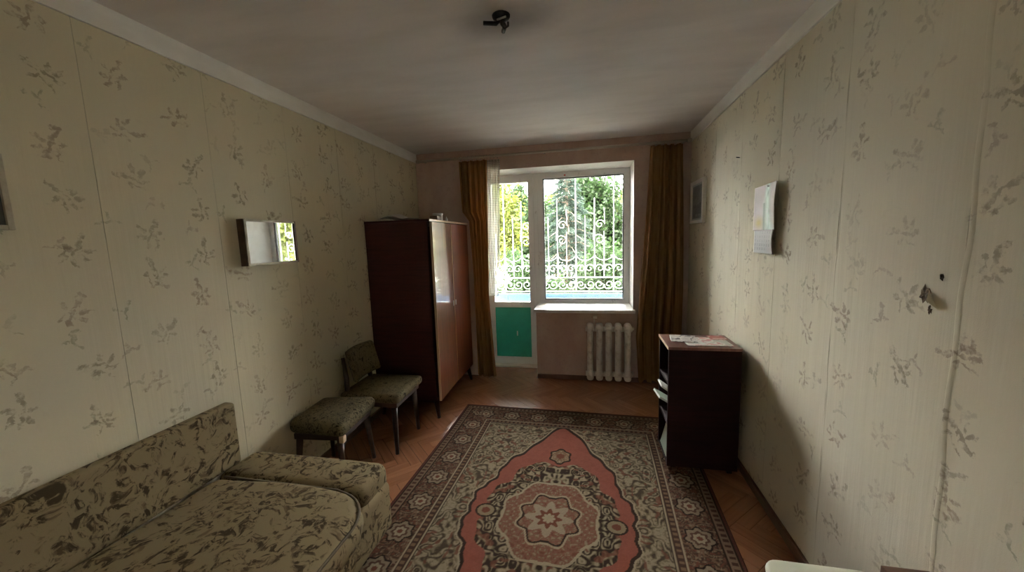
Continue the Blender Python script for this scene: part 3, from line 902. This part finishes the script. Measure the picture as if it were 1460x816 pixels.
MB().box(.03, X1 - .01, .04, .06, wz0 - .035, wz0).box(.03, X1 - .01, LY - .06, LY - .04, wz0 - .035, wz0).box(X1 - .03, X1 - .01, .06, LY - .06, wz0 - .035, wz0).build('base_frame', M_ward, wdr)
for sx in (0, 1):
    for sy in (0, 1):
        lx, ly = (.05, X1 - .03)[sx], (.05, LY - .05)[sy]; ex, ey = (-.02, .03)[sx], (-.025, .025)[sy]
        MB().tube([(lx, ly, wz0), (lx + ex, ly + ey, 0)], [.024, .014], 10).build('leg', M_ward, wdr, smooth=True)

# things lying on the wardrobe
n = 16
gx, gy = np.meshgrid(np.linspace(0, .30, n), np.linspace(0, .42, n))
gz = .006 + .045 * np.exp(-((gx - .1) / .09) ** 2) * (.5 + .5 * np.sin(gy * 9)) * (gy < .5) + .02 * fbm(gx * 14, gy * 14, 2)
o = grid_mesh('paper_sheet', M_paperg, np.stack([gx, gy, gz], -1), back=.002)
o.location = (.12, -1.05, wz1 + .001); tag(o, 'crumpled grey newspaper lying on top of the wardrobe', 'newspaper')
tin = thing('metal_tin', 'small shiny metal tin with flat lid on the wardrobe', 'tin', (.53, -.70, wz1))
MB().lathe([(.030, 0), (.032, .004), (.032, .052), (.030, .055)], 20).build('body', M_steel, tin, smooth=True)
MB().lathe([(.045, .055), (.047, .058), (.047, .068), (.043, .071)], 20, (-.012, 0, 0)).build('lid', M_steel, tin, smooth=True)
bx = MB().rbox((0, 0, .020), (.035, .05, .020), .004, 2).build('cardboard_box', M_brown, smooth=True)
bx.location = (.54, -.80, wz1); tag(bx, 'tiny brown cardboard box beside the tin on wardrobe', 'box')
sp = MB().lathe([(.012, 0), (.012, .026), (.005, .034), (.005, .046)], 12).build('small_bottle', M_sframe, smooth=True)
sp.location = (.55, -.57, wz1); tag(sp, 'tiny pale bottle behind the tin on the wardrobe', 'bottle')

# ------------------------------------------------------------------ curtains and rail
rl = thing('curtain_rail', 'long brown curtain rod under the ceiling above window', 'curtain rod', (0, -.075, 2.405))
MB().tube([(.06, 0, 0), (2.80, 0, 0)], .013, 12).build('rod', M_rail, rl, smooth=True)
for x in (.06, 2.80): MB().rbox((x, 0, 0), (.02, .02, .02), .015, 2).build('finial', M_rail, rl, smooth=True)
for x in (.12, 1.43, 2.76): MB().box(x - .008, x + .008, -.004, .075, -.008, .008).build('bracket', M_rail, rl)

def curtain(name, label, left, right, z0, z1, nf, y0, amp, mat, ph=0.0, rings=7, hem=.0):
    """left/right: lists of (z, x); nf folds; y0 mean distance"""
    t = thing(name, label, 'curtain', (0, y0, z0), 0, None if 'tulle' in name else 'ochre curtains at the window')
    nz, nx = 50, 150
    zs = np.linspace(z0, z1, nz)
    xl = np.interp(zs, [p[0] for p in left], [p[1] for p in left]); xr = np.interp(zs, [p[0] for p in right], [p[1] for p in right])
    s = np.linspace(0, 1, nx)
    Z, Sg = np.meshgrid(zs, s, indexing='ij')
    drift = .05 * np.sin(Z * 1.7 + 3 * Sg + ph)
    pos = Sg + .018 * np.sin(2 * PI * nf * Sg * 2 + ph)
    Xc = xl[:, None] + (xr - xl)[:, None] * np.clip(pos, 0, 1)
    am = amp * (.65 + .35 * np.clip((z1 - Z) / 1.2, 0, 1))
    Y = am * np.sin(2 * PI * nf * (Sg + drift * .5) + ph) + amp * .35 * np.sin(2 * PI * nf * 2.3 * Sg + 1.3 + Z * .8)
    P = np.stack([Xc, Y, Z - z0 + hem * 0], -1)
    o = grid_mesh('cloth', mat, P, parent=t)
    md = o.modifiers.new('thickness', 'SOLIDIFY'); md.thickness = .002
    for k in range(rings):
        x = xl[-1] + (xr[-1] - xl[-1]) * (k + .5) / rings
        pts = [(x, .021 * math.cos(2 * PI * i / 16), -.006 + .021 * math.sin(2 * PI * i / 16)) for i in range(16)]
        MB().tube(pts, .0025, 5, closed=True).build('ring', M_rail, rl, smooth=True)
    return t
curtain('curtain', 'bunched ochre curtain hanging behind the wardrobe beside balcony door', [(0.02, .625), (1.2, .62), (1.75, .60), (1.85, .53), (2.38, .52)], [(0.02, .845), (.9, .80), (1.5, .81), (2.38, .83)], .02, 2.374, 4, -.060, .030, M_curt, .4, 7)
curtain('curtain', 'ochre brown curtain hanging beside the radiator to floor', [(0.05, 2.36), (.5, 2.335), (1.0, 2.365), (1.6, 2.41), (2.2, 2.44), (2.38, 2.45)], [(.05, 2.76), (1.0, 2.77), (2.38, 2.74)], .05, 2.374, 5, -.105, .036, M_curt, 2.2, 8)
curtain('tulle_curtain', 'white lace tulle gathered beside the bunched ochre curtain at balcony door', [(.9, .79), (2.385, .815)], [(.9, .90), (1.4, .93), (2.0, .95), (2.385, .965)], .93, 2.374, 4, -.045, .012, M_tulle, 1.0, 4)

# ------------------------------------------------------------------ radiator
rd = thing('radiator', 'old cream cast iron radiator with five ribs under window sill', 'radiator', (1.832, -.095, .055))
for k in range(5):
    x = .047 + k * .094
    mb = MB()
    mb.rbox((x, 0, .285), (.030, .060, .265), .024, 6)
    mb.rbox((x, 0, .560), (.036, .064, .036), .030, 3)
    mb.rbox((x, 0, .030), (.036, .064, .036), .030, 3)
    mb.rbox((x, -.030, .30), (.021, .040, .25), .018, 5)
    for z in (.055, .535): mb.tube([(x - .0465, 0, z), (x + .0465, 0, z)], .027, 12)
    mb.build('rib', M_rad, rd, smooth=True)
MB().tube([(.464, 0, .535), (.474, .010, .535), (.478, .035, .535), (.478, .085, .535)], .012, 8).build('pipe', M_rad, rd, smooth=True)
MB().tube([(.464, 0, .055), (.474, .010, .055), (.478, .035, .055), (.478, .085, .055)], .012, 8).build('pipe', M_rad, rd, smooth=True)
MB().tube([(.09, .05, .50), (.09, .10, .62)], .006, 6).box(.08, .12, .06, .104, .63, .66).build('hook', M_rad, rd)
for x in (.12, .36): MB().box(x - .006, x + .006, .03, .104, .50, .51).build('bracket', M_rad, rd)

# ------------------------------------------------------------------ cabinet on the right
cx0, cx1, cy0, cy1, cz1 = 2.365, 2.785, -1.545, -1.225, .835
cb = thing('cabinet', 'low dark open-front bookcase standing against right wall', 'cabinet', (cx0, cy0, 0))
LX, LYc = cx1 - cx0, cy1 - cy0
MB().box(0, LX, 0, .018, .035, cz1 - .018).build('side_panel', M_cab, cb, bevel=.002)
MB().box(0, LX, LYc - .018, LYc, .035, cz1 - .018).build('side_panel', M_cab, cb, bevel=.002)
MB().box(-.004, LX, -.004, LYc + .004, cz1 - .018, cz1).build('top_panel', M_cabtop, cb, bevel=.002)
MB().box(-.0062, -.0042, -.004, LYc + .004, cz1 - .017, cz1 - .001).build('edge_strip', M_edge, cb)
MB().box(LX - .008, LX, .018, LYc - .018, .035, cz1 - .018).build('back_panel', M_cab, cb)
for z in (.035, .30, .57): MB().box(.004, LX - .008, .018, LYc - .018, z, z + .016).build('shelf', M_cab, cb)
for lx in (.03, LX - .05):
    for ly in (.03, LYc - .05): MB().box(lx, lx + .03, ly, ly + .03, .0105 if lx < .1 else 0, .035).build('foot', M_cab, cb)
# magazines sticking out of the shelves
def mag(name, label, loc, size, rot_, cover, group=None):
    t = thing(name, label, 'magazine', loc, 0, 'magazines in the bookcase'); t.rotation_euler = rot_
    sx, sy, sz = size
    MB().box(0, sx, 0, sy, .001, sz - .001).build('pages', M_paper, t)
    MB().box(-.001, sx + .001, -.001, sy + .001, sz - .001, sz).box(-.001, sx + .001, -.001, sy + .001, 0, .001).build('cover', cover, t)
    return t
mag('magazine', 'white magazine leaning out of the bookcase middle shelf', (cx0 - .035, cy0 + .045, .555), (.26, .12, .010), (0, .62, 0), M_paper)
mag('magazine', 'pale green magazine slumped under the white one in the bookcase', (cx0 - .045, cy0 + .05, .475), (.22, .14, .014), (0, .55, .1), M_cover1)
mag('magazine', 'black covered magazine lying flat on the bookcase middle shelf', (cx0 + .06, cy0 + .035, .318), (.26, .20, .016), (0, 0, .05), M_cover2)
mag('magazine', 'pale green magazine standing on the bookcase bottom shelf', (cx0 + .02, cy0 + .075, .054), (.20, .20, .012), (0, -PI / 2 + .25, .0), M_cover1)
# papers on the cabinet
def sheet(name, label, cat, loc, rz, sx, sy, fn, thick=.002):
    nx, ny = 40, 30
    u, v = np.meshgrid(np.linspace(0, 1, nx), np.linspace(0, 1, ny))
    z = .0015 + .002 * fbm(u * 3, v * 3, 4)
    o = grid_mesh(name, M_print, np.stack([u * sx, v * sy, z], -1), fn(u, v), back=thick * .5)
    o.location = loc; o.rotation_euler = (0, 0, rz)
    return tag(o, label, cat)
def blocks(u, v, pal, seed, k=4):
    c = np.zeros(u.shape + (3,)); nz = fbm(u * k, v * k, seed, 2); lv = np.quantile(nz, np.linspace(0, 1, len(pal) + 1))
    for i, p in enumerate(pal): c[(nz >= lv[i]) & (nz <= lv[i + 1])] = p
    return c
sheet('magazine', 'open colour magazine with pink and white page on the bookcase', 'magazine', (cx0 + .12, cy0 + .03, cz1 + .001), .05, .27, .20, lambda u, v: blocks(u, v, [(.62, .62, .55), (.55, .28, .26), (.68, .66, .60), (.50, .50, .44)], 21, 4))
sheet('newspaper', 'folded grey newspaper with dark photo on the bookcase', 'newspaper', (cx0 + .035, cy0 + .11, cz1 + .006), -.12, .16, .17, lambda u, v: blocks(u, v, [(.42, .40, .36), (.55, .53, .48), (.06, .05, .05), (.50, .47, .42)], 33, 3))
sheet('leaflet', 'small red leaflet at the wall edge of the bookcase', 'leaflet', (cx0 + .30, cy0 + .17, cz1 + .006), .15, .10, .10, lambda u, v: blocks(u, v, [(.40, .12, .10), (.55, .35, .30)], 5, 3))

# ------------------------------------------------------------------ chairs
def chair1():
    t = thing('dining_chair', 'dining chair with green print seat and padded back beside wardrobe', 'chair', (.285, -1.455, 0), .03)
    MB().rbox((.02, 0, .425), (.235, .215, .035), .030, 6, .012).build('seat', M_seat1, t, smooth=True)
    MB().box(-.19, .225, -.19, .19, .355, .395).build('seat_frame', M_chairwood, t, bevel=.006)
    for sy in (-1, 1):
        MB().tube([(.19, sy * .165, .36), (.200, sy * .185, 0)], [.022, .014], 10).build('leg', M_chairwood, t, smooth=True)
        MB().tube([(-.255, sy * .165, 0), (-.175, sy * .165, .38), (-.185, sy * .15, .55), (-.215, sy * .13, .70)], [.015, .020, .018, .013], 10).build('leg', M_chairwood, t, smooth=True)
    def lean(o):
        z = o[2] - .66; x = o[0] - z * .24 + .05 * (o[1] / .2) ** 2
        return [x, o[1], o[2]]
    MB().rbox((-.165, 0, .640), (.022, .170, .118), .020, 6, fn=lean).build('backrest', M_seat1, t, smooth=True)
    return t
chair1()
def chair2():
    t = thing('backless_chair', 'backless low chair with dark patterned seat between sofa and dining chair', 'chair', (.205, -1.905, 0), .09)
    def trap(o):
        k = 1 + .10 * (o[0] / .19)
        return [o[0], o[1] * k, o[2]]
    MB().rbox((0, 0, .415), (.195, .205, .045), .040, 6, .015, fn=trap).build('seat', M_seat2, t, smooth=True)
    MB().box(-.16, .165, -.18, .18, .335, .375).build('seat_frame', M_chairwood, t, bevel=.006)
    MB().rbox((.168, -.185, .353), (.016, .016, .022), .005, 2).build('corner_block', M_edge, t, smooth=True)
    for sx in (-1, 1):
        for sy in (-1, 1):
            MB().tube([(sx * .135, sy * .16, .34), (sx * .135 + .022 * sx, sy * .19, 0)], [.021, .013], 10).build('leg', M_chairwood, t, smooth=True)
    return t
chair2()

# ------------------------------------------------------------------ sofa bed
sf = thing('sofa_bed', 'leaf print sofa bed with low backrest along the left wall', 'sofa', (.02, -2.35, 0))
MB().rbox((.44, -1.02, .215), (.42, 1.00, .125), .03, 8).build('base', M_sofa, sf, smooth=True)
MB().rbox((.44, -.125, .255), (.405, .125, .175), .05, 6, .006).build('end_bolster', M_sofa, sf, smooth=True)
def corner(o):
    # front far corner of the cushion is rounded in plan
    x, y, z = o
    cx_, cy_ = .74, -.47; r = .22
    if x > cx_ and y > cy_:
        d = Vector((x - cx_, y - cy_)); L = max(d.x, d.y)
        if d.length > 1e-6: d = d.normalized() * L
        x, y = cx_ + d.x, cy_ + d.y
    z += .012 * math.sin(x * 7 + 1) * math.sin(y * 4.2)
    return [x, y, z]
MB().rbox((.512, -1.125, .385), (.448, .875, .065), .055, 14, .018, fn=corner).build('seat_cushion', M_sofa, sf, smooth=True)
pts = [(.12, -.262, .437)] + [(.12 + (.74 - .12) * k / 8, -.262, .437) for k in range(1, 9)] + [(.74 + .208 * math.sin(a * PI / 16), -.47 + .208 * math.cos(a * PI / 16), .430) for a in range(1, 9)] + [(.948, -.47 - k * .3, .428) for k in range(1, 6)]
MB().tube(pts, .006, 6).build('piping', M_piping, sf, smooth=True)
MB().rbox((.035, -1.05, .585), (.032, .935, .165), .018, 10).build('backrest', M_sofa, sf, smooth=True)
for lx in (.10, .60):
    for ly in (-.12, -1.85): MB().tube([(lx, ly, .10), (lx, ly, 0)], [.028, .02], 10).build('leg', M_chairwood, sf, smooth=True)

# ------------------------------------------------------------------ stool and board by the camera
def plan_round(o, hx=.155, hy=.175, r=.045):
    x, y = abs(o[0]), abs(o[1])
    if x > hx - r and y > hy - r:
        dx_, dy_ = x - hx + r, y - hy + r; L = max(dx_, dy_); d_ = math.hypot(dx_, dy_)
        if d_ > 1e-7: x, y = hx - r + dx_ / d_ * L, hy - r + dy_ / d_ * L
    return [math.copysign(x, o[0]), math.copysign(y, o[1]), o[2]]
st = thing('white_stool', 'cream topped stool with rounded corners standing near right wall', 'stool', (2.568, -2.930, 0))
MB().rbox((0, 0, .485), (.155, .175, .013), .010, 24, fn=plan_round).build('top', M_stool, st, smooth=True)
MB().box(-.12, .12, -.14, .14, .43, .472).build('apron', M_chairwood, st, bevel=.004)
for sx in (-1, 1):
    for sy in (-1, 1): MB().tube([(sx * .105, sy * .125, .44), (sx * .135, sy * .155, .011 if sx < 0 else 0)], [.018, .012], 10).build('leg', M_chairwood, st, smooth=True)
bd = thing('wooden_box', 'small dark brown wooden box standing on the cream stool', 'box', (2.683, -2.987, .4985))
MB().box(-.052, .052, -.074, .074, 0, .118).build('body', M_brown, bd, bevel=.003)
MB().box(-.054, .054, -.076, .076, .1185, .152).build('lid', M_brown, bd, bevel=.003)

# ------------------------------------------------------------------ things on the walls
# mirror on the left wall: frame built in local y (width), z (height), x out of the wall
mr = thing('wall_mirror', 'small rectangular wall mirror in deep brown box frame', 'mirror', (.004, -2.078, 1.435))
hw, hh, dp = .185, .258, .045
MB().box(0, dp, -hw, -hw + .012, 0, hh).build('frame_side', M_dframe, mr, bevel=.001)
MB().box(0, dp, hw - .012, hw, 0, hh).build('frame_side', M_dframe, mr, bevel=.001)
MB().box(0, dp, -hw + .012, hw - .012, hh - .012, hh).build('frame_rail', M_pframe, mr, bevel=.001)
MB().box(0, dp, -hw + .012, hw - .012, 0, .012).build('frame_rail', M_pframe, mr, bevel=.001)
MB().box(dp - .001, dp + .004, -hw + .002, -hw + .014, .002, hh - .002).build('frame_edge', M_pframe, mr)
MB().box(.004, dp - .012, -hw + .012, hw - .012, .012, hh - .012).build('backing', M_dframe, mr)
ml = MB().box(0, .003, -hw + .013, hw - .013, .013, hh - .013).build('mirror_glass', M_mirror, mr)
ml.location = (dp - .008, 0, 0); ml.rotation_euler = (0, 0, .016)

def picture(name, label, loc, sgn, w, h, fr, depth, fmat, fn, rz=0):
    """loc at the lower middle on the wall; sgn: +1 faces +x, -1 faces -x"""
    t = thing(name, label, 'picture', loc, rz, 'framed pictures on the walls')
    x0, x1 = (0, depth) if sgn > 0 else (-depth, 0)
    MB().box(x0, x1, -w / 2, -w / 2 + fr, 0, h).build('frame_side', fmat, t, bevel=.002)
    MB().box(x0, x1, w / 2 - fr, w / 2, 0, h).build('frame_side', fmat, t, bevel=.002)
    MB().box(x0, x1, -w / 2 + fr, w / 2 - fr, 0, fr).build('frame_rail', fmat, t, bevel=.002)
    MB().box(x0, x1, -w / 2 + fr, w / 2 - fr, h - fr, h).build('frame_rail', fmat, t, bevel=.002)
    u, v = np.meshgrid(np.linspace(0, 1, 60), np.linspace(0, 1, 70))
    xp = np.full(u.shape, sgn * depth * .55)
    yy = (-w / 2 + fr + u * (w - 2 * fr)) * (1 if sgn > 0 else -1)
    grid_mesh('print', M_printm, np.stack([xp, yy, fr + v * (h - 2 * fr)], -1), fn(u, v), parent=t)
    return t
def landscape(u, v):
    n = fbm(u * 5, v * 6, 41); m = fbm(u * 14, v * 14, 45)
    g = .34 - .16 * v + .12 * (n - .5) + .10 * (m - .5)
    mtn = v < .30 + .22 * fbm(u * 4, v * 0, 50)
    g = np.where(mtn, .10 + .14 * m, g); g = np.where((v < .17) & (u > .35), .10 + .35 * m, g)
    e = np.minimum(np.minimum(u, 1 - u), np.minimum(v, 1 - v)); g = np.where(e < .05, .52, g)
    return np.stack([g * .96, g * 1.02, g * .97], -1)
picture('framed_picture', 'grey landscape picture in silvery frame on right wall near curtain', (W - .003, -.33, 1.628), -1, .40, .375, .028, .030, M_sframe, landscape)
picture('framed_picture', 'dark picture in thin pale frame on left wall above sofa', (.003, -3.27, 1.618), 1, .38, .245, .016, .020, M_pframe, lambda u, v: np.stack([.03 + .04 * fbm(u * 8, v * 8, 3)] * 3, -1))

# wall calendar, its free edge standing off the wall
cal = thing('wall_calendar', 'old wall calendar with pale pictorial sheet and month pad on right wall', 'calendar', (W - .003, -1.65, 1.415))
def bend(u, v, w, h, z0, out):
    y = w / 2 - u * w                         # u runs towards the camera
    x = -.004 - out * u ** 1.5 - .008 * np.sin(v * 3) * u
    return np.stack([x, y, z0 + v * h], -1)
u, v = np.meshgrid(np.linspace(0, 1, 60), np.linspace(0, 1, 70))
n1 = fbm(u * 3, v * 3, 61); n2 = fbm(u * 9, v * 5, 66)
fall = np.exp(-((u - .62 - .10 * (1 - v)) / (.10 + .16 * (1 - v))) ** 2)
pc = np.stack([.50 + .1 * n1, .44 + .1 * n1, .46 + .1 * n1], -1)
pc = pc * (1 - fall[..., None]) + np.array([.66, .76, .72]) * fall[..., None] * (.55 + .75 * n2[..., None])
yel = np.exp(-((u - .25) / .22) ** 2 - ((v - .17) / .14) ** 2)[..., None]; pc = pc * (1 - yel) + np.array([.55, .46, .25]) * yel
dk = (np.exp(-((u - .5) / .05) ** 2) * (v < .6))[..., None] * .55; pc = pc * (1 - dk) + np.array([.16, .22, .18]) * dk
o = grid_mesh('picture_sheet', M_print, bend(u, v, .325, .245, .128, .026), np.clip((pc - .45) * 1.5 + .42, .03, .9), parent=cal)
o.modifiers.new('thickness', 'SOLIDIFY').thickness = .001
pp = np.full(u.shape + (3,), (.43, .41, .42)); pp[v > .90] = (.36, .30, .33)
o = grid_mesh('month_pad', M_print, bend(u, v, .285, .135, 0, .022), pp, parent=cal)
o.modifiers.new('thickness', 'SOLIDIFY').thickness = .004
MB().tube([(-.006, -.055, .358), (-.03, -.055, .360)], .004, 8).build('pin', M_steel, cal)
# printed day numbers, 1 to 31, as flat ink on the pad
me_parts = MB()
for day in range(1, 32):
    cu = bpy.data.curves.new('t', 'FONT'); cu.body = str(day); cu.size = .019; cu.align_x = 'CENTER'
    ob = bpy.data.objects.new('t', cu); COL.objects.link(ob)
    dgx = bpy.context.evaluated_depsgraph_get(); me = ob.evaluated_get(dgx).to_mesh()
    c_, r_ = (day + 1) % 7, (day + 1) // 7
    uu, vv = .10 + c_ * .133, .80 - r_ * .165
    vs = []
    for q in me.vertices:
        U = uu + q.co.x / .285; Vv = vv + q.co.y / .135
        p = bend(np.array(U), np.array(Vv), .285, .135, 0, .022)
        vs.append((float(p[0]) - .0035, float(p[1]), float(p[2])))
    me_parts.add(vs, [tuple(f.vertices) for f in me.polygons])
    ob.evaluated_get(dgx).to_mesh_clear(); bpy.data.objects.remove(ob); bpy.data.curves.remove(cu)
me_parts.build('printed_days', M_ink, cal)['kind'] = 'stuff'

# ------------------------------------------------------------------ ceiling hook with wire stubs
hk = thing('ceiling_hook', 'bare lamp hook with black wire ends on the sooty ceiling', 'lamp hook', (1.511, -2.262, 2.5))
MB().lathe([(.018, -.022), (.034, -.014), (.040, -.004), (.040, 0)], 16).build('rose', M_black, hk, smooth=True)
MB().tube([(0, 0, -.01), (0, 0, -.035), (.014, 0, -.055), (.030, 0, -.045), (.030, 0, -.030)], .005, 8).build('hook', M_black, hk, smooth=True)
MB().tube([(-.005, 0, -.015), (-.02, -.01, -.035), (-.075, -.02, -.030)], .009, 7).build('wire', M_black, hk, smooth=True)
MB().tube([(0, .005, -.015), (.01, .03, -.03), (-.01, .085, -.02)], .010, 7).build('wire', M_black, hk, smooth=True)
MB().tube([(0, -.005, -.015), (-.01, -.03, -.03), (.03, -.045, -.032)], .004, 7).build('wire', M_paperg, hk, smooth=True)
